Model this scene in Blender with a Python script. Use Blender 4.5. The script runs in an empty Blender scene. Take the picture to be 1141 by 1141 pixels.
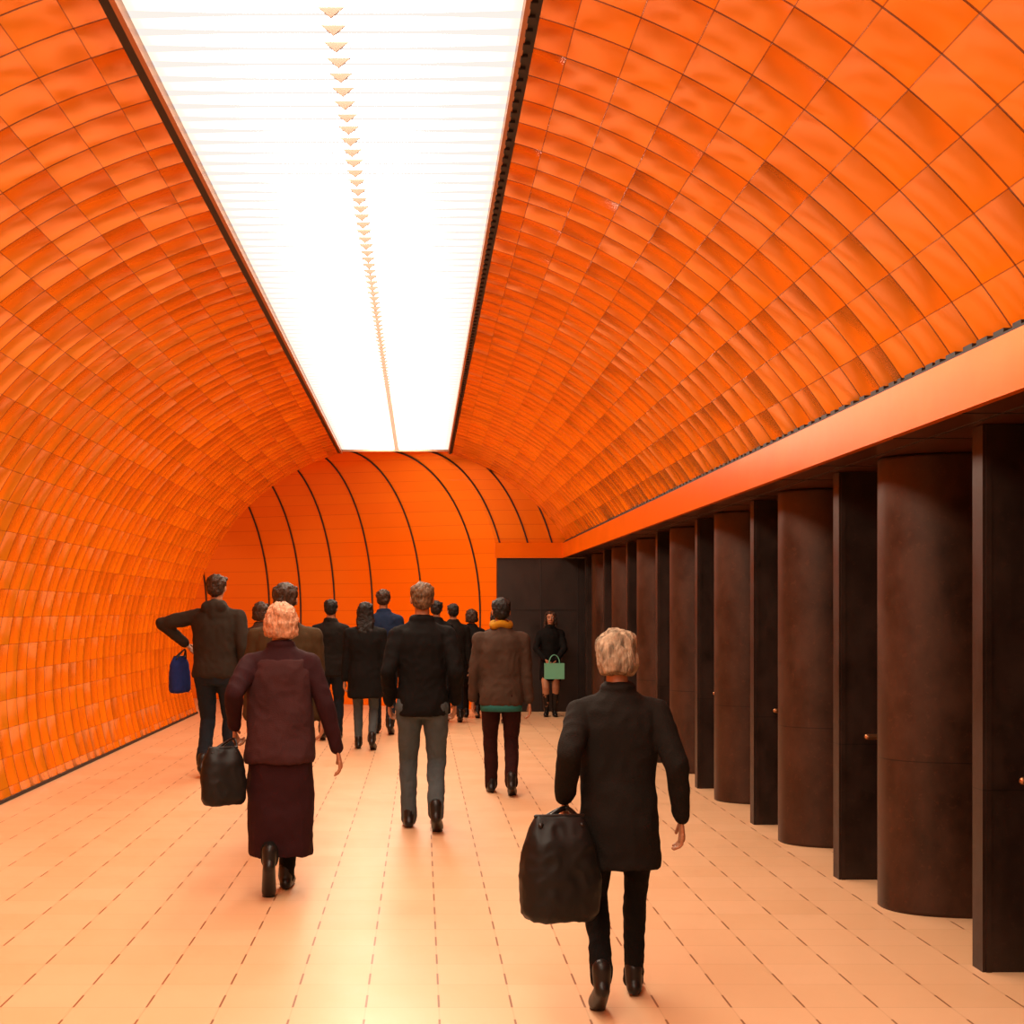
import bpy, math, random
import numpy as np
from mathutils import Vector, Matrix, noise
random.seed(4)
scene=bpy.context.scene
scene.view_settings.view_transform='Standard'
scene.view_settings.look='None'
scene.view_settings.exposure=0.0

# ------------------------------------------------------------------ node helpers
class NB:
    def __init__(s,name):
        s.mat=bpy.data.materials.new(name); s.mat.use_nodes=True
        s.nt=s.mat.node_tree; s.nt.nodes.clear()
        s.out=s.nt.nodes.new('ShaderNodeOutputMaterial')
    def n(s,t,**kw):
        nd=s.nt.nodes.new(t)
        for k,v in kw.items(): setattr(nd,k,v)
        return nd
    def l(s,a,b): s.nt.links.new(a,b)
    def m(s,op,a,b=None,c=None):
        nd=s.n('ShaderNodeMath',operation=op)
        for i,v in enumerate((a,b,c)):
            if v is None: continue
            if isinstance(v,(int,float)): nd.inputs[i].default_value=v
            else: s.l(v,nd.inputs[i])
        return nd.outputs[0]
    def mix(s,f,a,b):
        nd=s.n('ShaderNodeMix',data_type='RGBA')
        for sock,v in ((nd.inputs[0],f),(nd.inputs[6],a),(nd.inputs[7],b)):
            if isinstance(v,(int,float)): sock.default_value=v
            elif isinstance(v,tuple): sock.default_value=(v[0],v[1],v[2],1)
            else: s.l(v,sock)
        return nd.outputs[2]
    def principled(s,**kw):
        p=s.n('ShaderNodeBsdfPrincipled'); s.l(p.outputs[0],s.out.inputs[0])
        for k,v in kw.items():
            sock=p.inputs[k.replace('_',' ')]
            if isinstance(v,(int,float)): sock.default_value=v
            elif isinstance(v,tuple): sock.default_value=(v[0],v[1],v[2],1)
            else: s.l(v,sock)
        return p
    def noise(s,vec,scale,detail=3,rough=.5):
        t=s.n('ShaderNodeTexNoise'); t.inputs['Scale'].default_value=scale
        t.inputs['Detail'].default_value=detail; t.inputs['Roughness'].default_value=rough
        if vec is not None: s.l(vec,t.inputs['Vector'])
        return t.outputs['Fac']

def tile_material(name,TU,TV,gu,gv,base,dark,metal=.45,rough=.24,tilt=.10,pillow=.036,coat=.6):
    b=NB(name)
    uv=b.n('ShaderNodeUVMap').outputs[0]
    sp=b.n('ShaderNodeSeparateXYZ'); b.l(uv,sp.inputs[0])
    U=b.m('DIVIDE',sp.outputs[0],TU); V=b.m('DIVIDE',sp.outputs[1],TV)
    fu=b.m('FRACT',U); fv=b.m('FRACT',V)
    iu=b.m('FLOOR',U); iv=b.m('FLOOR',V)
    du=b.m('MULTIPLY',b.m('MINIMUM',fu,b.m('SUBTRACT',1.0,fu)),TU)
    dv=b.m('MULTIPLY',b.m('MINIMUM',fv,b.m('SUBTRACT',1.0,fv)),TV)
    mu=b.m('LESS_THAN',du,gu); mv=b.m('LESS_THAN',dv,gv)
    cmb=b.n('ShaderNodeCombineXYZ'); b.l(iu,cmb.inputs[0]); b.l(iv,cmb.inputs[1])
    wn=b.n('ShaderNodeTexWhiteNoise',noise_dimensions='3D'); b.l(cmb.outputs[0],wn.inputs['Vector'])
    sc=b.n('ShaderNodeSeparateColor'); b.l(wn.outputs['Color'],sc.inputs[0])
    cu=b.m('SUBTRACT',fu,.5); cv=b.m('SUBTRACT',fv,.5)
    h1=b.m('MULTIPLY',b.m('MULTIPLY',b.m('SUBTRACT',sc.outputs[0],.5),cu),tilt*min(TU,1)*2)
    h2=b.m('MULTIPLY',b.m('MULTIPLY',b.m('SUBTRACT',sc.outputs[1],.5),cv),tilt*TV*2)
    pil=b.m('MULTIPLY',b.m('ADD',b.m('MULTIPLY',cu,cu),b.m('MULTIPLY',cv,cv)),-pillow)
    h=b.m('ADD',b.m('ADD',h1,h2),pil)
    nz=b.noise(uv,1.3,3)
    h=b.m('ADD',h,b.m('MULTIPLY',b.noise(uv,1.5,1),.04 if pillow else .004))
    bump=b.n('ShaderNodeBump'); bump.inputs['Strength'].default_value=1; bump.inputs['Distance'].default_value=1
    b.l(h,bump.inputs['Height'])
    c=b.mix(nz,base,tuple(x*.92 for x in base))
    c=b.mix(b.m('MULTIPLY',sc.outputs[2],.25),c,(min(1,base[0]*1.02),base[1]*1.25,base[2]*2))
    c=b.mix(b.m('MULTIPLY',mv,.6),c,dark)
    c=b.mix(b.m('MULTIPLY',mu,.85),c,dark)
    p=b.principled(Base_Color=c,Metallic=metal,Roughness=rough)
    p.inputs['Coat Weight'].default_value=coat; p.inputs['Coat Roughness'].default_value=.14
    b.l(bump.outputs[0],p.inputs['Normal']); b.l(bump.outputs[0],p.inputs['Coat Normal'])
    return b.mat

def simple(name,col,rough=.5,metal=0.,var=.25,scale=8,bump=0.0,bscale=40,spec=.5,stretch=None):
    b=NB(name)
    tc=b.n('ShaderNodeTexCoord').outputs['Object']
    if stretch:
        mp=b.n('ShaderNodeMapping'); mp.inputs['Scale'].default_value=stretch; b.l(tc,mp.inputs[0]); tc=mp.outputs[0]
    f=b.noise(tc,scale,4)
    if stretch:
        mr=b.n('ShaderNodeMapRange'); mr.inputs[1].default_value=.35; mr.inputs[2].default_value=.65; b.l(f,mr.inputs[0]); f=mr.outputs[0]
    c=b.mix(f,tuple(x*(1-var) for x in col),tuple(min(1,x*(1+var)) for x in col))
    p=b.principled(Base_Color=c,Roughness=rough,Metallic=metal)
    p.inputs['Specular IOR Level'].default_value=spec
    if bump:
        bp=b.n('ShaderNodeBump'); bp.inputs['Strength'].default_value=bump; bp.inputs['Distance'].default_value=.01
        b.l(b.noise(tc,bscale,3),bp.inputs['Height']); b.l(bp.outputs[0],p.inputs['Normal'])
    return b.mat

ORANGE=(.98,.275,.004)
M_tile=tile_material('orange_enamel_tiles',.27,.25,.0062,.0028,ORANGE,(.12,.025,.004))
M_end=tile_material('orange_panel_rows',50.,.235,.0,.0035,(.94,.21,.003),(.3,.06,.008),tilt=.004,pillow=0,coat=.2)
M_fascia=simple('orange_fascia_enamel',(.66,.118,.0015),rough=.3,metal=.35,var=.16,scale=2.5,spec=.06,bump=.25,bscale=2.2)
M_black=simple('black_gasket',(.010,.006,.004),rough=.6)
M_lip=simple('cream_metal_lip',(.45,.20,.10),rough=.35,metal=.3,var=.05)

def steel(name,col,seam,metal=.4):
    b=NB(name)
    tc=b.n('ShaderNodeTexCoord').outputs['Object']
    sp=b.n('ShaderNodeSeparateXYZ'); b.l(tc,sp.inputs[0])
    mp=b.n('ShaderNodeMapping'); mp.inputs['Scale'].default_value=(1,1,.7); b.l(tc,mp.inputs[0])
    f0=b.noise(mp.outputs[0],4,8,.7)
    mr=b.n('ShaderNodeMapRange'); mr.inputs[1].default_value=.3; mr.inputs[2].default_value=.7; b.l(f0,mr.inputs[0]); f=mr.outputs[0]
    c=b.mix(f,tuple(x*.5 for x in col),tuple(x*1.6 for x in col))
    sp2=b.noise(tc,28,3,.7)
    c=b.mix(b.m('MULTIPLY',b.m('GREATER_THAN',sp2,.63),.25),c,tuple(x*2.5 for x in col))
    s=b.m('LESS_THAN',b.m('ABSOLUTE',b.m('SUBTRACT',sp.outputs[2],seam)),.003)
    c=b.mix(b.m('MULTIPLY',s,.8),c,(.004,.002,.001))
    r=b.m('ADD',b.m('MULTIPLY',f,.25),.32)
    p=b.principled(Base_Color=c,Roughness=r,Metallic=metal)
    return b.mat
M_round=steel('russet_steel_cladding',(.040,.0145,.006),.83)
M_pier=steel('dark_bronze_cladding',(.022,.010,.006),.83,.3)
M_wall=steel('dark_brown_wall_panels',(.016,.007,.004),.9,.2)
M_soffit=simple('brown_soffit_panels',(.10,.03,.012),rough=.3,metal=.4,var=.2,scale=2)
M_handle=simple('brass_handrail',(.45,.2,.09),rough=.3,metal=.9,var=.1)

def floor_mat():
    b=NB('beige_floor_tiles')
    tc=b.n('ShaderNodeTexCoord').outputs['Object']
    sp=b.n('ShaderNodeSeparateXYZ'); b.l(tc,sp.inputs[0])
    T=.304
    U=b.m('DIVIDE',b.m('ADD',sp.outputs[0],-.075+T*40),T); V=b.m('DIVIDE',b.m('ADD',sp.outputs[1],30.),T)
    fu=b.m('FRACT',U); fv=b.m('FRACT',V)
    du=b.m('MULTIPLY',b.m('MINIMUM',fu,b.m('SUBTRACT',1.0,fu)),T)
    dv=b.m('MULTIPLY',b.m('MINIMUM',fv,b.m('SUBTRACT',1.0,fv)),T)
    mu=b.m('MULTIPLY',b.m('LESS_THAN',du,.0045),b.m('LESS_THAN',fv,.52))  # joints cut into dashes: the glare that breaks them is put into the colour
    mu2=b.m('MULTIPLY',b.m('LESS_THAN',du,.003),.15)
    mv=b.m('MULTIPLY',b.m('LESS_THAN',dv,.0025),.25)
    cmb=b.n('ShaderNodeCombineXYZ'); b.l(b.m('FLOOR',U),cmb.inputs[0]); b.l(b.m('FLOOR',V),cmb.inputs[1])
    wn=b.n('ShaderNodeTexWhiteNoise',noise_dimensions='3D'); b.l(cmb.outputs[0],wn.inputs['Vector'])
    nz=b.noise(tc,1.2,5,.6)
    base=b.mix(wn.outputs['Value'],(.61,.37,.20),(.66,.41,.235))
    base=b.mix(b.m('MULTIPLY',nz,.4),base,(.53,.29,.14))
    c=b.mix(b.m('MAXIMUM',b.m('MULTIPLY',mu,.85),b.m('MAXIMUM',mu2,mv)),base,(.14,.035,.004))
    r=b.m('ADD',b.m('MULTIPLY',b.noise(tc,3,4),.22),.29)
    b.principled(Base_Color=c,Roughness=r)
    return b.mat
M_floor=floor_mat()

XC,CZ,R=-.41,.97,3.31
def light_mat():
    b=NB('luminous_louvre_diffuser')
    tc=b.n('ShaderNodeTexCoord').outputs['Object']
    sp=b.n('ShaderNodeSeparateXYZ'); b.l(tc,sp.inputs[0])
    f=b.m('FRACT',b.m('DIVIDE',b.m('ADD',sp.outputs[1],20.),.155))
    d=b.m('MINIMUM',f,b.m('SUBTRACT',1.,f))
    ax=b.m('ABSOLUTE',b.m('SUBTRACT',sp.outputs[0],XC))
    mr=b.n('ShaderNodeMapRange',interpolation_type='SMOOTHSTEP'); mr.inputs[1].default_value=.84; mr.inputs[2].default_value=.30; b.l(ax,mr.inputs[0])
    core=mr.outputs[0]
    ln=b.m('LESS_THAN',d,b.m('SUBTRACT',.22,b.m('MULTIPLY',core,.13)))
    st0=b.m('ADD',b.m('MULTIPLY',core,16.),1.3)
    st=b.m('ADD',b.m('MULTIPLY',st0,b.m('SUBTRACT',1.,ln)),b.m('MULTIPLY',ln,.98))
    em=b.n('ShaderNodeEmission'); b.l(b.mix(ln,(1,.83,.64),(1,.92,.84)),em.inputs[0]); b.l(st,em.inputs[1])
    b.l(em.outputs[0],b.out.inputs[0])
    return b.mat
M_light=light_mat()
M_clip=simple('louvre_spacer_clips',(.13,.065,.042),rough=.6,var=.05)

# ------------------------------------------------------------------ mesh helpers
def make_obj(name,verts,faces,mats,midx=None,uvs=None,smooth=False,parent=None):
    me=bpy.data.meshes.new(name); me.from_pydata([tuple(v) for v in verts],[],faces)
    for m in mats: me.materials.append(m)
    if midx is not None: me.polygons.foreach_set('material_index',midx)
    if uvs is not None:
        uvl=me.uv_layers.new(name='UVMap')
        for p in me.polygons:
            for li in p.loop_indices: uvl.data[li].uv=uvs[me.loops[li].vertex_index]
    if smooth: me.polygons.foreach_set('use_smooth',[True]*len(me.polygons))
    me.update()
    o=bpy.data.objects.new(name,me); scene.collection.objects.link(o)
    if parent: o.parent=parent
    return o
class Acc:
    def __init__(s): s.v=[];s.f=[];s.m=[]
    def add(s,v,f,mi=0):
        o=len(s.v); s.v+= [tuple(x) for x in v]; s.f+=[tuple(i+o for i in q) for q in f]; s.m+=[mi]*len(f)
    def box(s,x0,x1,y0,y1,z0,z1,mi=0):
        v=[(x,y,z) for z in (z0,z1) for y in (y0,y1) for x in (x0,x1)]
        s.add(v,[(0,2,3,1),(4,5,7,6),(0,1,5,4),(2,6,7,3),(0,4,6,2),(1,3,7,5)],mi)
    def rings(s,rs,mi=0):
        n=len(rs[0]); v=[p for r in rs for p in r]; f=[]
        for i in range(len(rs)-1):
            for j in range(n):
                k=(j+1)%n; f.append((i*n+j,i*n+k,(i+1)*n+k,(i+1)*n+j))
        f.append(tuple(reversed(range(n)))); f.append(tuple(range((len(rs)-1)*n,len(rs)*n)))
        s.add(v,f,mi)
    def loft(s,rs,mi=0,n=20,ex=2.2):
        out=[]
        for (cx,cy,cz,rx,ry) in rs:
            r=[]
            for j in range(n):
                a=2*math.pi*j/n; c,sn=math.cos(a),math.sin(a)
                r.append((cx+rx*math.copysign(abs(c)**(2/ex),c),cy+ry*math.copysign(abs(sn)**(2/ex),sn),cz))
            out.append(r)
        s.rings(out,mi)
    def cap(s,p0,p1,r0,r1,mi=0,n=12,flat=1.0,w=None):
        p0=Vector(p0);p1=Vector(p1);d=(p1-p0)
        L=d.length; d=d/L if L>1e-6 else Vector((0,0,1))
        a=Vector(w) if w is not None else (Vector((0,1,0)) if abs(d.y)<.9 else Vector((1,0,0)))
        x=(a-d*a.dot(d)).normalized(); y=d.cross(x)
        rs=[]
        def ring(c,r): rs.append([c+x*(r*math.cos(2*math.pi*j/n))+y*(r*flat*math.sin(2*math.pi*j/n)) for j in range(n)])
        for t in (-80,-55,-28): ring(p0+d*(r0*math.sin(math.radians(t))),r0*math.cos(math.radians(t)))
        ring(p0,r0); ring(p1,r1)
        for t in (28,55,80): ring(p1+d*(r1*math.sin(math.radians(t))),r1*math.cos(math.radians(t)))
        s.rings(rs,mi)
    def ell(s,c,rx,ry,rz,mi=0,n=16):
        rs=[]
        for i in range(1,11):
            t=math.pi*i/11-math.pi/2
            rs.append([(c[0]+rx*math.cos(t)*math.cos(2*math.pi*j/n),c[1]+ry*math.cos(t)*math.sin(2*math.pi*j/n),c[2]+rz*math.sin(t)) for j in range(n)])
        s.rings(rs,mi)
    def obj(s,name,mats,smooth=False,parent=None): return make_obj(name,s.v,s.f,mats,s.m,smooth=smooth,parent=parent)

# ------------------------------------------------------------------ tunnel shell
Y0,Y1=-4.0,19.2
def shell(name,a0,a1,y1):
    N=60; M=24; v=[];uv=[];f=[]
    for i in range(N+1):
        a=a0+(a1-a0)*i/N
        for j in range(M+1):
            y=Y0+(y1-Y0)*j/M
            v.append((XC+R*math.sin(a),y,CZ+R*math.cos(a))); uv.append((y+9.0,abs(a)*R-.865+27*.27))
    for i in range(N):
        for j in range(M):
            f.append((i*(M+1)+j,(i+1)*(M+1)+j,(i+1)*(M+1)+j+1,i*(M+1)+j+1))
    return make_obj(name,v,f,[M_tile],uvs=uv,smooth=True)
aE=math.asin(.875/R)
aF=math.pi/2+math.asin(CZ/R)
shell('wall_left',-aF,-aE,19.1)
aR=math.acos((2.765-CZ)/R)
shell('wall_right_vault',aE,aR,19.35)

bx=[-6,-2.75,-2.15,-1.52,-.84,.015,.98,1.44,1.9,2.6]
tx=[-6.8,-3.6,-3.0,-2.4,-1.77,-1.2,-.555,0.,.44,1.1]
def endpt(X,th,z0=1.6,off=0.0):
    yb=19.6-(X-1.37)*.5 if X<1.37 else 19.6
    T=Vector((float(np.interp(X,bx,tx)),18.97,0)); B=Vector((X,yb,0))
    p=B+(T-B)*(1-math.cos(th))
    return Vector((p.x,p.y-off,z0+(4.2-z0)*math.sin(th)-off*.6))
def end_surface():
    v=[];uv=[];f=[]
    def grid(xs,ths,low):
        base=len(v)
        for X in xs:
            col=[]
            if low: col.append(Vector((endpt(X,0).x,endpt(X,0).y,0)))
            col+= [endpt(X,t) for t in ths]
            for p in col:
                v.append(p); uv.append((X+20.2,p.z*1.0 if p.z<3.3 else 3.3+(p.z-3.3)*1.5))
        n=len(ths)+(1 if low else 0)
        for i in range(len(xs)-1):
            for k in range(n-1):
                f.append((base+i*n+k,base+(i+1)*n+k,base+(i+1)*n+k+1,base+i*n+k+1))
    grid(list(np.linspace(-5.6,1.37,40)),[math.radians(90*i/24) for i in range(25)],True)
    t0=math.asin((2.70-1.6)/2.6)
    grid(list(np.linspace(1.37,2.9,12)),[t0+(math.pi/2-t0)*i/18 for i in range(19)],False)
    make_obj('wall_back_vault',v,f,[M_end],uvs=uv,smooth=True)
end_surface()
a=Acc()
for X in [-4.6,-4.0,-2.75,-2.15,-1.52,-.84,.015,.98,1.44,1.9,2.3]:
    low=X<1.37
    pts=[]
    if low: pts.append(Vector((X,endpt(X,0).y-.01,0)))
    t0=0 if low else math.asin(1.12/2.6)
    pts+=[endpt(X,t0+(math.pi/2-t0)*i/24,off=.01) for i in range(25)]
    for p,q in zip(pts[:-1],pts[1:]): a.cap(p,q,.014,.014,n=6)
a.obj('trim_back_ribs',[M_black],smooth=True)

make_obj('floor',[(-3.75,Y0,0),(6,Y0,0),(6,20.0,0),(-3.75,20.0,0),(-6,20,0),(-6,24,0),(1.4,24,0),(1.4,20,0)],[(0,1,2,7,3),(4,3,7,6,5)],[M_floor])
a=Acc(); a.box(-3.62,-3.565,Y0,19.1,0,.03); a.obj('baseboard_left',[M_black])

# fascia and soffit
a=Acc()
a.box(2.3,2.34,Y0,19.55,2.5,2.738,0)
a.box(1.20,2.3,19.36,19.40,2.5,2.745,0)
a.obj('trim_fascia_beam',[M_fascia])
a=Acc()
a.box(2.345,2.46,Y0,19.38,2.70,2.735,0)
a.box(2.315,2.40,Y0,19.36,2.738,2.756,0)
y=Y0; random.seed(9)
while y<19.2:
    L=random.uniform(.04,.10); a.box(2.318,2.385,y,y+L,2.756,2.774,0); y+=L+random.uniform(.03,.09)
a.obj('trim_fascia_slot',[M_black])
a=Acc()
a.box(2.34,6,Y0,19.4,2.5,2.56,0)
for k in range(-4,9):
    yy=5.44+1.87*k
    a.box(2.335,6,yy+.45,yy+.46,2.497,2.5,1); a.box(2.335,6,yy-.3,yy-.29,2.497,2.5,1)
a.box(2.5,2.51,Y0,19.4,2.497,2.5,1)
a.obj('ceiling_soffit',[M_soffit,M_black])
a=Acc(); a.box(1.24,6,19.42,19.62,0,2.5,0); a.box(1.24,3,19.40,19.42,1.66,1.668,1)
for x in (1.95,2.55,3.2): a.box(x,x+.008,19.41,19.42,0,2.5,1)
a.obj('wall_back_dark',[M_wall,M_black])
a=Acc(); a.box(6,6.1,Y0,19.6,0,2.56,0); a.obj('wall_right',[M_wall])

# ceiling light
XL,XR=XC-.84,XC+.84
ZL=4.20; YE=18.93
make_obj('ceiling_light_panel',[(XL,Y0,ZL),(XR,Y0,ZL),(XR,YE,ZL),(XL,YE,ZL)],[(0,3,2,1)],[M_light])
a=Acc()
y=Y0+.05
while y<YE-.05:
    w=.055;h=.045;zz=ZL-.002
    v=[(XC+.03-w,y,zz),(XC+.03+w,y,zz),(XC+.03,y,zz-h),(XC+.03-w,y+.012,zz),(XC+.03+w,y+.012,zz),(XC+.03,y+.012,zz-h)]
    a.add(v,[(0,2,1),(3,4,5),(0,1,4,3),(1,2,5,4),(2,0,3,5)],0); y+=.155
a.obj('ceiling_louvre_clips',[M_clip])
def edge(name,x,sg):
    a=Acc()
    x0,x1=sorted((x,x+sg*.025)); a.box(x0,x1,Y0,YE+.05,ZL-.06,ZL+.01,0)
    x0,x1=sorted((x+sg*.025,x+sg*.07)); a.box(x0,x1,Y0,YE+.05,ZL-.055,ZL-.01,1)
    if sg>0:
        y=Y0
        while y<YE: a.box(x+.02,x+.05,y,y+.05,ZL-.068,ZL-.05,1); y+=.12
    a.obj(name,[M_lip,M_black])
edge('trim_ceiling_left',XL,-1); edge('trim_ceiling_right',XR,1)
a=Acc(); a.box(XL,XR,YE,YE+.03,ZL-.03,ZL+.02); a.obj('trim_ceiling_end',[M_lip])

# columns
for k in range(-2,8):
    yy=5.44+1.87*k
    a=Acc()
    a.box(2.56,3.05,yy,yy+.10,0,2.495,0)
    a.box(2.575,2.60,yy-.006,yy,0,2.495,0)
    zz=.885
    if k>=-1:
        a.cap((2.70,yy-.09,zz),(2.86,yy-.09,zz),.018,.018,1,10); a.cap((2.80,yy-.09,zz),(2.80,yy+.02,zz),.012,.012,1,8)
    a.obj('flat_pier',[M_pier,M_handle])
for k in range(-2,7):
    yy=5.44+1.05+1.87*k
    a=Acc(); n=64; rs=[]
    cx,cy,rx,ry=2.56+.52,yy+.16,.52,.27
    for z in (0,.02,2.48,2.495):
        rs.append([(cx+rx*math.copysign(abs(math.cos(t))**.85,math.cos(t)),cy+ry*math.copysign(abs(math.sin(t))**.85,math.sin(t)),z) for t in [2*math.pi*j/n for j in range(n)]])
    a.rings(rs,0)
    o=a.obj('rounded_column',[M_round],smooth=True)
    for p in o.data.polygons:
        if abs(p.normal.z)>.9: p.use_smooth=False

# ------------------------------------------------------------------ people
def remesh(acc,voxel,sm=4,fold=0.0,fs=6.0,seed=0):
    me=bpy.data.meshes.new('t'); me.from_pydata(acc.v,[],acc.f)
    o=bpy.data.objects.new('t',me); scene.collection.objects.link(o)
    r=o.modifiers.new('r','REMESH'); r.mode='VOXEL'; r.voxel_size=voxel
    s=o.modifiers.new('s','SMOOTH'); s.iterations=sm; s.factor=.5
    dg=bpy.context.evaluated_depsgraph_get(); ev=o.evaluated_get(dg); m2=ev.to_mesh()
    V=[v.co.copy() for v in m2.vertices]; N=[v.normal.copy() for v in m2.vertices]; F=[tuple(p.vertices) for p in m2.polygons]
    ev.to_mesh_clear(); bpy.data.objects.remove(o); bpy.data.meshes.remove(me)
    if fold:
        for i,p in enumerate(V):
            q=Vector((p.x*fs,p.y*fs,p.z*fs*.8+seed*3.1))
            d=noise.noise(q)*fold + (1-abs(noise.noise(q*2.1+Vector((seed,7,1))))*2)*fold*.45
            V[i]=p+N[i]*d
    return V,F

def ik(a,b,l1,l2,hint):
    a=Vector(a);b=Vector(b);d=b-a;D=min(d.length,(l1+l2)*.999);dn=d.normalized()
    x=(l1*l1-l2*l2+D*D)/(2*D);h=math.sqrt(max(0,l1*l1-x*x))
    hv=Vector(hint);hv=(hv-dn*hv.dot(dn)).normalized()
    return a+dn*x+hv*h, a+dn*D

def hand(acc,w,d,side,mi,curl=.5,pn=None):
    d=Vector(d).normalized(); inw=Vector((-side,0,0)) if pn is None else Vector(pn)
    inw=(inw-d*inw.dot(d)).normalized(); fwd=Vector((0,1,0)); fwd=(fwd-d*fwd.dot(d)-inw*fwd.dot(inw)).normalized()
    w=Vector(w)
    acc.cap(w,w+d*.075,.028,.036,mi,12,.42,w=fwd)
    for i,(off,L) in enumerate(((.029,.07),(.010,.08),(-.010,.074),(-.028,.058))):
        b=w+d*.082+fwd*off
        k1=b+(d*math.cos(curl*.6)+inw*math.sin(curl*.6)+fwd*off*.8)*L*.45
        k2=k1+(d*math.cos(curl*1.5)+inw*math.sin(curl*1.5))*L*.3
        k3=k2+(d*math.cos(curl*2.4)+inw*math.sin(curl*2.4))*L*.25
        acc.cap(b-d*.02,k1,.0095,.0088,mi,8); acc.cap(k1,k2,.0088,.008,mi,8); acc.cap(k2,k3,.008,.0068,mi,8)
    t0=w+d*.022+fwd*.022; t1=t0+d*.03+fwd*.03+inw*.008; t2=t1+d*.03+fwd*.008+inw*.012
    acc.cap(t0,t1,.013,.0105,mi,8); acc.cap(t1,t2,.0105,.0085,mi,8)

M_skin=simple('skin',(.36,.15,.075),rough=.5,var=.12,scale=12,spec=.3)
M_eye=simple('eye_white',(.6,.5,.42),rough=.2,var=.02); M_iris=simple('eye_iris',(.02,.01,.006),rough=.2)
M_lips=simple('lips',(.25,.05,.04),rough=.4)
M_shoe=simple('black_leather_shoes',(.008,.005,.004),rough=.4,spec=.3)
_c={}
def cloth(name,col,rough=.85,var=.3,bump=.35,scale=10,bscale=160):
    if name not in _c: _c[name]=simple(name,col,rough=rough,var=var,scale=scale,bump=bump,bscale=bscale,spec=.12)
    return _c[name]
def hairmat(name,col,var=.6): return simple(name,col,rough=.5,var=var,scale=9,bump=.7,bscale=22,spec=.3,stretch=(9,9,1.6))

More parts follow.
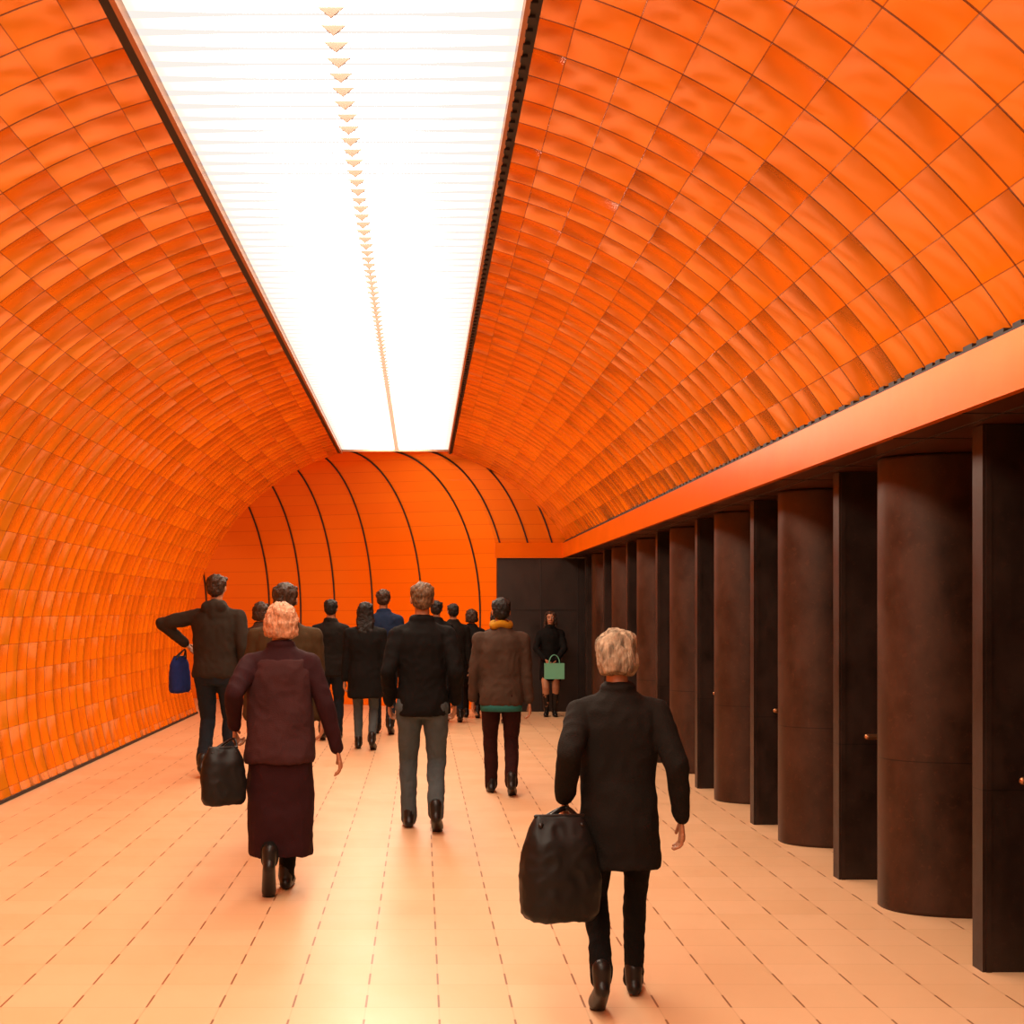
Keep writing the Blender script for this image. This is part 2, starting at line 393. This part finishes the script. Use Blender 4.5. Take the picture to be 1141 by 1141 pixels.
def person(name,x,y,H,yaw=0,lean=0.03,female=False,
           Lf=(0,.0,0),Rf=(0,.0,0),Lh=(-.25,.02,.80),Rh=(.25,.02,.80),Lhint=(-.3,-1,0),Rhint=(.3,-1,0),
           top=None,bottom=None,shoe=None,hairm=None,hair='short',hem=.80,coat=False,wide=1.0,hood=False,
           scarf=None,boots=None,hem_layer=None,voxel=.012,headtilt=0.0,backpack=None,curlL=.5,curlR=.5,seed=0,cap=None,hemw=.19,cape=None,band=None):
    mats=[M_skin,top,bottom,shoe or M_shoe,hairm,M_eye,M_iris,M_lips,scarf or M_black,hem_layer or M_black,backpack or M_black,cap or M_black,band or M_black,cape or M_black]
    A=Acc(); ws=(.9 if female else .96)*wide
    def ln(p):
        p=Vector(p)
        if p.z>.9: p.y+=lean*(p.z-.9)*(1+ (p.z-.9)*.6)
        return p
    hipz=.90
    knees=[]
    for s,ft in ((-1,Lf),(1,Rf)):
        hip=Vector((s*.092,0,hipz)); heel=ft[2]
        ank=Vector((s*.085+ft[0],ft[1],.085+heel))
        kn,ank2=ik(hip,ank,.425,.415,(s*.05,1,0)); knees.append((hip,kn,ank2,ft,s))
    T=Acc()
    T.loft([(0,0,.80,.15*ws,.105),(0,-.008,.88,.178*ws,.125),(0,-.005,.96,.172*ws,.118),(0,0,1.04,.155*ws,.105)],0)
    slim=.86 if female else 1.0
    for hip,kn,an,ft,s in knees:
        T.cap(hip+Vector((0,-.008,-.02)),kn,.098*slim,.066*slim,0,14)
        if boots: T.cap(kn,an,.058,.04,0,14)
        else:
            T.cap(kn,an+(kn-an).normalized()*.02,.066*slim,.055*slim,0,14)
            T.cap(an+(kn-an).normalized()*.1,an+Vector((0,.012,-.02)),.056*slim,.057*slim,0,14)
    V,F=remesh(T,voxel,3,.009,11,seed); A.add(V,F,2)
    for hip,kn,an,ft,s in knees:
        S=Acc(); lift=an.z-.085
        heel=an+Vector((0,-.045,-.045)); ball=Vector((an.x+s*.012,an.y+.10,max(.036,an.z-.05-lift*1.0))) if lift>0.01 else an+Vector((s*.012,.10,-.049))
        if lift>.25: ball=an+Vector((0,.05,-.13))
        toe=ball+Vector((s*.004,.065,-.004)); toe.z=max(toe.z,.03)
        S.cap(heel,ball,.038,.045,0,12,1.0); S.cap(ball,toe,.045,.032,0,12); S.cap(an+Vector((0,-.01,.04)),heel+Vector((0,.02,.01)),.046,.04,0,12)
        if boots: S.cap(an+(kn-an)*.72,an+(kn-an)*.02,.060,.043,0,14)
        S.v=[(v[0],v[1],max(v[2],.001)) for v in S.v]
        V,F=remesh(S,.009,2); V=[Vector((p.x,p.y,max(p.z,.002))) for p in V]; A.add(V,F,3)
        A.cap(heel+Vector((0,0,-.022)),ball+Vector((0,0,-.030)),.030,.038,3,10,.35,w=(1,0,0))
    G=Acc()
    sh=.188*ws
    if coat:
        rs=[(0,-.01,hem,hemw*ws*1.06,.155),(0,-.01,hem+.02,hemw*ws*1.06,.155),(0,-.005,max(.62,hem+.06),.205*ws,.15),(0,0,.88,.195*ws,.145)]
    else: rs=[(0,0,hem,.188*ws,.132),(0,0,hem+.025,.192*ws,.138),(0,0,.93,.19*ws,.135)]
    rs+=[(0,0,1.06,.176*ws,.125),(0,.0,1.2,.192*ws,.132),(0,-.005,1.32,.205*ws,.135),(0,-.01,1.40,.185*ws,.118),(0,-.01,1.455,.125*ws,.09),(0,-.005,1.50,.07,.068),(0,0,1.525,.062,.06)]
    rs=[tuple(ln((r[0],r[1],r[2])))+(r[3],r[4]) for r in rs]
    G.loft(rs,0,24)
    wr=[]
    for s,hd,hint,cu in ((-1,Lh,Lhint,curlL),(1,Rh,Rhint,curlR)):
        S0=ln((s*sh,-.01,1.385)); 
        el,w=ik(S0,Vector(hd),.285,.255,hint); wr.append(w)
        G.cap(ln((s*.10,-.01,1.40)),S0,.068,.064*ws**.5,0,14)
        G.cap(S0,el,.066*ws**.5,.053,0,14); G.cap(el,w,.053,.042,0,14)
        dd=(w-el).normalized()
        hand(A,w+dd*.022,dd+Vector((0,0,-.25)),s,0,cu)
    if hood: G.cap(ln((-.05,-.085,1.47)),ln((.05,-.085,1.47)),.055,.055,0,12); G.cap(ln((0,-.10,1.40)),ln((0,-.08,1.48)),.05,.06,0,12)
    n=20; pr=[ln((.068*math.cos(t),-.005+.068*math.sin(t),1.50)) for t in [2*math.pi*j/n for j in range(n)]]
    for i in range(n): G.cap(pr[i],pr[(i+1)%n],.02,.02,0,8)
    V,F=remesh(G,voxel,3,.013,8 if not coat else 6,seed+1); A.add(V,F,1)
    if cape:   # shorter outer layer over a long coat
        K=Acc(); K.loft([tuple(ln(r[:3]))+r[3:] for r in [(0,-.005,.80,.215*ws,.172),(0,-.005,.83,.218*ws,.172),(0,0,1.0,.206*ws,.158),(0,0,1.2,.206*ws,.148),(0,-.005,1.33,.205*ws,.142),(0,-.01,1.41,.17*ws,.12)]],0,24)
        V,F=remesh(K,voxel,3,.012,8,seed+2); A.add(V,F,13)
    if hem_layer: A.loft([(0,0,hem-.05,.182*ws,.128),(0,0,hem+.03,.186*ws,.13)],9,24)
    if scarf:
        for i in range(n):
            p=[ln((.075*math.cos(t),.0+.078*math.sin(t),1.52+.012*math.sin(3*t))) for t in (2*math.pi*i/n,2*math.pi*(i+1)/n)]
            A.cap(p[0],p[1],.034,.034,8,10)
    if backpack:
        P=Acc(); P.loft([tuple(ln(c[:3]))+c[3:] for c in [(0,-.20,.98,.12,.05),(0,-.215,1.02,.145,.075),(0,-.22,1.2,.15,.085),(0,-.21,1.36,.13,.07),(0,-.19,1.42,.09,.045)]],0,20,3)
        V,F=remesh(P,.012,2,.004,10,seed); A.add(V,F,10)
        for s in (-1,1):
            pts=[ln((s*.10,-.17,1.38)),ln((s*.12,-.06,1.475)),ln((s*.125,.06,1.44)),ln((s*.13,.14,1.3)),ln((s*.16,.10,1.12)),ln((s*.15,-.14,1.04))]
            for p,q in zip(pts[:-1],pts[1:]): A.cap(p,q,.02,.02,10,8,.4)
    off=ln((0,0,1.52))-Vector((0,0,1.52)); off.y+=.01
    ct,st=math.cos(headtilt),math.sin(headtilt)
    def hp(p):
        p=Vector(p); z=p.z-1.53; yy=p.y
        return Vector((p.x,yy*ct+z*st,1.53+z*ct-yy*st))+off
    H1=Acc()
    H1.ell((0,-.012,1.662),.074,.093,.086); H1.ell((0,.02,1.60),.056,.068,.078); H1.ell((0,.052,1.555),.028,.03,.028)
    H1.cap((0,-.012,1.46),(0,-.005,1.59),.054,.052)
    H1.cap((0,.086,1.648),(0,.107,1.614),.009,.013); H1.cap((-.012,.095,1.612),(.012,.095,1.612),.010,.010)
    H1.cap((-.045,.068,1.668),(.045,.068,1.668),.013,.013)
    for s in (-1,1):
        H1.ell((s*.077,-.004,1.632),.010,.02,.031); H1.ell((s*.036,.062,1.61),.02,.02,.022)
    H1.cap((-.015,.083,1.578),(.015,.083,1.578),.008,.008)
    V,F=remesh(H1,.007 if voxel<.014 else .009,3); A.add([hp(p) for p in V],F,0)
    E=Acc()
    for s in (-1,1):
        E.ell((s*.031,.074,1.645),.013,.010,.009,5); E.ell((s*.031,.083,1.645),.006,.003,.006,6)
        E.cap((s*.018,.083,1.668),(s*.045,.078,1.67),.004,.003,4,6)
    E.cap((-.021,.086,1.577),(.021,.086,1.577),.0055,.0055,7,8)
    o0=len(A.v); A.v+=[tuple(hp(p)) for p in E.v]; A.f+=[tuple(i+o0 for i in q) for q in E.f]; A.m+=E.m
    Q=Acc()
    if hair!='none':
        Q.ell((0,-.026,1.678),.083,.094,.082); Q.ell((0,-.045,1.635),.074,.07,.072)
        Q.cap((-.06,.035,1.715),(.06,.035,1.715),.022,.022)
        for s in (-1,1): Q.cap((s*.068,.018,1.68),(s*.072,.012,1.645),.014,.008)
        if hair=='bob':
            Q.loft([(0,-.05,1.545,.070,.05),(0,-.045,1.57,.09,.065),(0,-.035,1.63,.097,.085),(0,-.03,1.70,.085,.085)])
            for s in (-1,1): Q.cap((s*.075,.015,1.68),(s*.082,.01,1.57),.022,.022)
        if hair=='long':
            Q.loft([(0,-.10,1.34,.07,.025),(0,-.105,1.40,.095,.035),(0,-.08,1.50,.095,.045),(0,-.05,1.58,.09,.06),(0,-.035,1.66,.088,.075)])
            for s in (-1,1): Q.cap((s*.073,.02,1.69),(s*.085,.0,1.5),.022,.026)
        V,F=remesh(Q,.007,1,.012,30,seed); A.add([hp(p) for p in V],F,4)
    if cap:   # slouchy knitted hat pulled down to the nape, dark turn-up at the bottom
        Q=Acc(); Q.ell((0,-.026,1.70),.100,.116,.084); Q.loft([(0,-.045,1.56,.080,.080),(0,-.040,1.60,.097,.100),(0,-.030,1.66,.101,.114),(0,-.024,1.70,.100,.114)],0,24,2.0)
        V,F=remesh(Q,.008,3,.014,16,seed); A.add([hp(p) for p in V],F,11)
    k=H/1.75
    o=A.obj(name,mats,smooth=True)
    o.scale=(k,k,k); o.location=(x,y,0); o.rotation_euler=(0,0,yaw)
    return o,wr,k

def world(o,p): return o.matrix_basis @ Vector(p)

def bag(name,loc,w,d,h,mat,handle_to=None,yaw=0,slouch=.9,strap_r=.008):
    A=Acc(); P=Acc()
    P.loft([(0,0,-h/2,w*.42,d*.38),(0,0,-h/2+.03,w*.49,d*.5),(0,0,-h*.1,w*.5,d*.52),(0,0,h*.25,w*.45,d*.4),(0,0,h*.45,w*.36*slouch,d*.2),(0,0,h*.5,w*.33*slouch,d*.12)],0,28,2.8)
    V,F=remesh(P,.01,2,.010,9,3); A.add(V,F,0)
    A.cap((-w*.3,0,h*.5),(w*.3,0,h*.5),.008,.008,1,8)
    if handle_to is not None:
        T=Vector(handle_to)-Vector(loc); T=Matrix.Rotation(-yaw,3,'Z')@T
        for s in (-1,1):
            pts=[]
            for i in range(13):
                t=i/12; a=math.pi*t
                pts.append(Vector((-math.cos(a)*w*.26*(1-.5*math.sin(a))+T.x*math.sin(a),s*d*.18*(1-math.sin(a))+T.y*math.sin(a),h*.42+(T.z-h*.42)*math.sin(a))))
            for p,q in zip(pts[:-1],pts[1:]): A.cap(p,q,strap_r,strap_r,1,8)
    o=A.obj(name,[mat,M_shoe],smooth=True); o.location=loc; o.rotation_euler=(0,0,yaw)
    return o

blackc=cloth('black_wool',(.0045,.0035,.003)); jeans=cloth('blue_grey_denim',(.055,.066,.07)); djeans=cloth('dark_denim',(.010,.013,.018))
burg=cloth('burgundy_wool',(.022,.005,.006)); burg2=cloth('mauve_wool',(.040,.013,.013)); brownj=cloth('grey_brown_jacket',(.046,.026,.017)); maroon=cloth('maroon_trousers',(.020,.004,.003))
olive=cloth('olive_brown_jacket',(.042,.022,.008)); charcoal=cloth('charcoal_coat',(.008,.0055,.004)); navy=cloth('navy_jacket',(.008,.016,.04))
teal=cloth('teal_shirt',(.02,.11,.10)); yellow=cloth('mustard_scarf',(.30,.13,.005)); greyj=cloth('grey_jacket',(.022,.015,.010))
tights=cloth('dark_tights',(.01,.006,.004))
hb=hairmat('black_hair',(.006,.004,.003)); hbr=hairmat('brown_hair',(.03,.012,.005)); hbl=hairmat('light_strawberry_hair',(.46,.22,.12),.35); hsand=hairmat('sandy_hair',(.10,.05,.022))
wool=simple('pale_grey_knit_hat',(.25,.18,.12),rough=.9,var=.55,scale=7,bump=.9,bscale=18,spec=.1,stretch=(5,5,1.2)); leather=simple('black_leather_bag',(.0045,.0035,.003),rough=.5,var=.3,spec=.25)
bluebag=cloth('blue_bag_fabric',(.012,.02,.10)); mint=simple('mint_paper_bag',(.12,.36,.22),rough=.6,var=.05)

# woman in long burgundy coat
o,wr,k=person('walking_woman_in_burgundy_coat',-.82,6.97,1.69,yaw=.05,female=True,coat=True,hem=.24,hemw=.185,wide=1.08,lean=.05,
  Lf=(.035,-.20,.17),Rf=(-.06,.12,0),Lh=(-.27,-.04,1.02),Rh=(.34,-.04,.88),Lhint=(-.2,-1,0),Rhint=(.3,-1,0),
  top=burg,bottom=blackc,hairm=hbl,hair='bob',voxel=.010,seed=1,curlL=1.0,cape=burg2)
hw=world(o,wr[0])
bag('black_handbag',(hw.x-.05,hw.y-.10,hw.z-.28),.26,.12,.32,leather,handle_to=(hw.x-.01,hw.y,hw.z-.08),yaw=.35)
# near right pedestrian with large bag
o,wr,k=person('walking_pedestrian_in_dark_coat',.83,5.01,1.54,yaw=-.08,female=True,coat=True,hem=.66,hemw=.185,wide=1.08,lean=.10,
  Lf=(-.01,-.20,.10),Rf=(0,.16,0),Lh=(-.255,-.02,.99),Rh=(.29,-.02,.90),Lhint=(-.15,-1,0),Rhint=(.3,-1,0),
  top=charcoal,bottom=blackc,hairm=hbr,hair='short',voxel=.010,seed=2,cap=wool,headtilt=.2,curlL=1.1)
hw=world(o,wr[0])
bag('black_tote_bag',(hw.x-.04,hw.y-.14,hw.z-.27),.33,.17,.42,leather,handle_to=(hw.x,hw.y-.01,hw.z-.05),yaw=.15,strap_r=.011)
person('walking_man_in_black_jacket',.01,8.96,1.85,yaw=.0,lean=.02,Lf=(-.01,.12,0),Rf=(.01,-.16,.08),Lh=(-.235,.06,.92),Rh=(.235,.06,.92),
  Lhint=(-.25,-1,0),Rhint=(.25,-1,0),top=blackc,bottom=jeans,hairm=hsand,hair='short',voxel=.011,seed=3,hem=.82,wide=.97)
person('walking_man_with_mustard_scarf',.72,10.7,1.75,yaw=-.04,lean=.03,Lf=(0,.13,0),Rf=(0,-.15,.06),Lh=(-.25,.08,.86),Rh=(.25,.0,.84),
  top=brownj,bottom=maroon,hairm=hb,hair='short',scarf=yellow,hem_layer=teal,voxel=.012,seed=4,hem=.80,wide=1.06)
o,wr,k=person('walking_man_in_grey_jacket',-2.04,11.86,2.0,yaw=-.1,lean=.03,Lf=(0,-.10,.05),Rf=(0,.13,0),Lh=(-.30,.08,1.16),Rh=(.26,.05,.88),
  Lhint=(-1,-.3,.5),top=greyj,bottom=djeans,hairm=hbr,hair='short',hood=True,voxel=.012,seed=5,hem=.86,wide=1.1)
hw=world(o,wr[0]); bag('blue_shoulder_bag',(hw.x-.05,hw.y,hw.z-.32),.24,.12,.36,bluebag,handle_to=(hw.x,hw.y,hw.z-.07),yaw=.9)
person('walking_man_in_olive_jacket',-.98,8.6,1.84,yaw=.0,lean=.02,Lf=(0,-.12,.05),Rf=(0,.12,0),top=olive,bottom=djeans,hairm=hbr,hair='short',hood=True,wide=1.1,voxel=.013,seed=6)
person('walking_woman_in_black_coat',-.66,14.15,1.74,female=True,coat=True,hem=.62,Lf=(0,.1,0),Rf=(0,-.12,.06),top=blackc,bottom=jeans,hairm=hb,hair='long',wide=1.15,voxel=.014,seed=7)
person('walking_man_in_blue_jacket',-.50,15.9,1.92,Lf=(0,.1,0),Rf=(0,-.12,.06),top=navy,bottom=djeans,hairm=hbr,hair='short',voxel=.015,seed=8)
person('walking_person_in_dark_jacket',-1.15,15.2,1.78,Lf=(0,-.1,.05),Rf=(0,.12,0),top=charcoal,bottom=djeans,hairm=hb,hair='short',voxel=.015,seed=9)
person('walking_woman_in_dark_jacket',-1.88,14.0,1.74,female=True,Lf=(0,-.1,.05),Rf=(0,.12,0),top=brownj,bottom=djeans,hairm=hbr,hair='bob',voxel=.015,seed=10)
o,wr,k=person('standing_woman_with_mint_bag',2.02,18.6,1.63,yaw=math.pi-.1,female=True,coat=True,hem=.60,lean=0,Lf=(.02,.02,0),Rf=(-.02,.03,0),
  Lh=(-.10,.24,.95),Rh=(.10,.24,.97),Lhint=(-1,-.2,0),Rhint=(1,-.2,0),top=blackc,bottom=M_skin,boots=True,hairm=hbr,hair='long',voxel=.013,seed=11,curlL=1,curlR=1)
A=Acc(); A.box(-.15,.15,-.04,.04,-.12,.12,0)
for s in (-1,1):
    pts=[Vector((.08*math.cos(math.pi*i/8),s*.045*(1-.7*math.sin(math.pi*i/8)),.12+.13*math.sin(math.pi*i/8))) for i in range(9)]
    for p,q in zip(pts[:-1],pts[1:]): A.cap(p,q,.005,.005,0,6)
bo=A.obj('mint_shopping_bag',[mint]); bo.location=(2.04,18.25,.72)
for (nm,x,y,H,fe,tp,bt,hr,ht,yw,sd) in [
  ('distant_man',.48,17.6,1.74,False,charcoal,djeans,hb,'short',.1,12),
  ('distant_woman',.78,18.3,1.66,True,blackc,tights,hbr,'bob',0,13),
  ('distant_man',.22,17.0,1.78,False,blackc,djeans,hb,'short',-.1,14),
  ('distant_woman',1.12,17.4,1.66,True,brownj,djeans,hb,'long',.2,15)]:
    person(nm,x,y,H,yaw=yw,female=fe,Lf=(0,.1,0),Rf=(0,-.1,.05),top=tp,bottom=bt,hairm=hr,hair=ht,voxel=.017,seed=sd,coat=fe,hem=.6 if fe else .8)

# ------------------------------------------------------------------ world, camera
w=bpy.data.worlds.new('world'); scene.world=w; w.use_nodes=True
bg=w.node_tree.nodes['Background']; bg.inputs[0].default_value=(1,.32,.08,1); bg.inputs[1].default_value=.8
cam=bpy.data.cameras.new('camera'); co=bpy.data.objects.new('camera',cam); scene.collection.objects.link(co)
co.location=(0,0,1.65); co.rotation_euler=(math.pi/2,0,0)
cam.sensor_width=36; cam.lens=36*1330/1141; cam.shift_x=.089; cam.shift_y=.096; cam.clip_start=.05
scene.camera=co
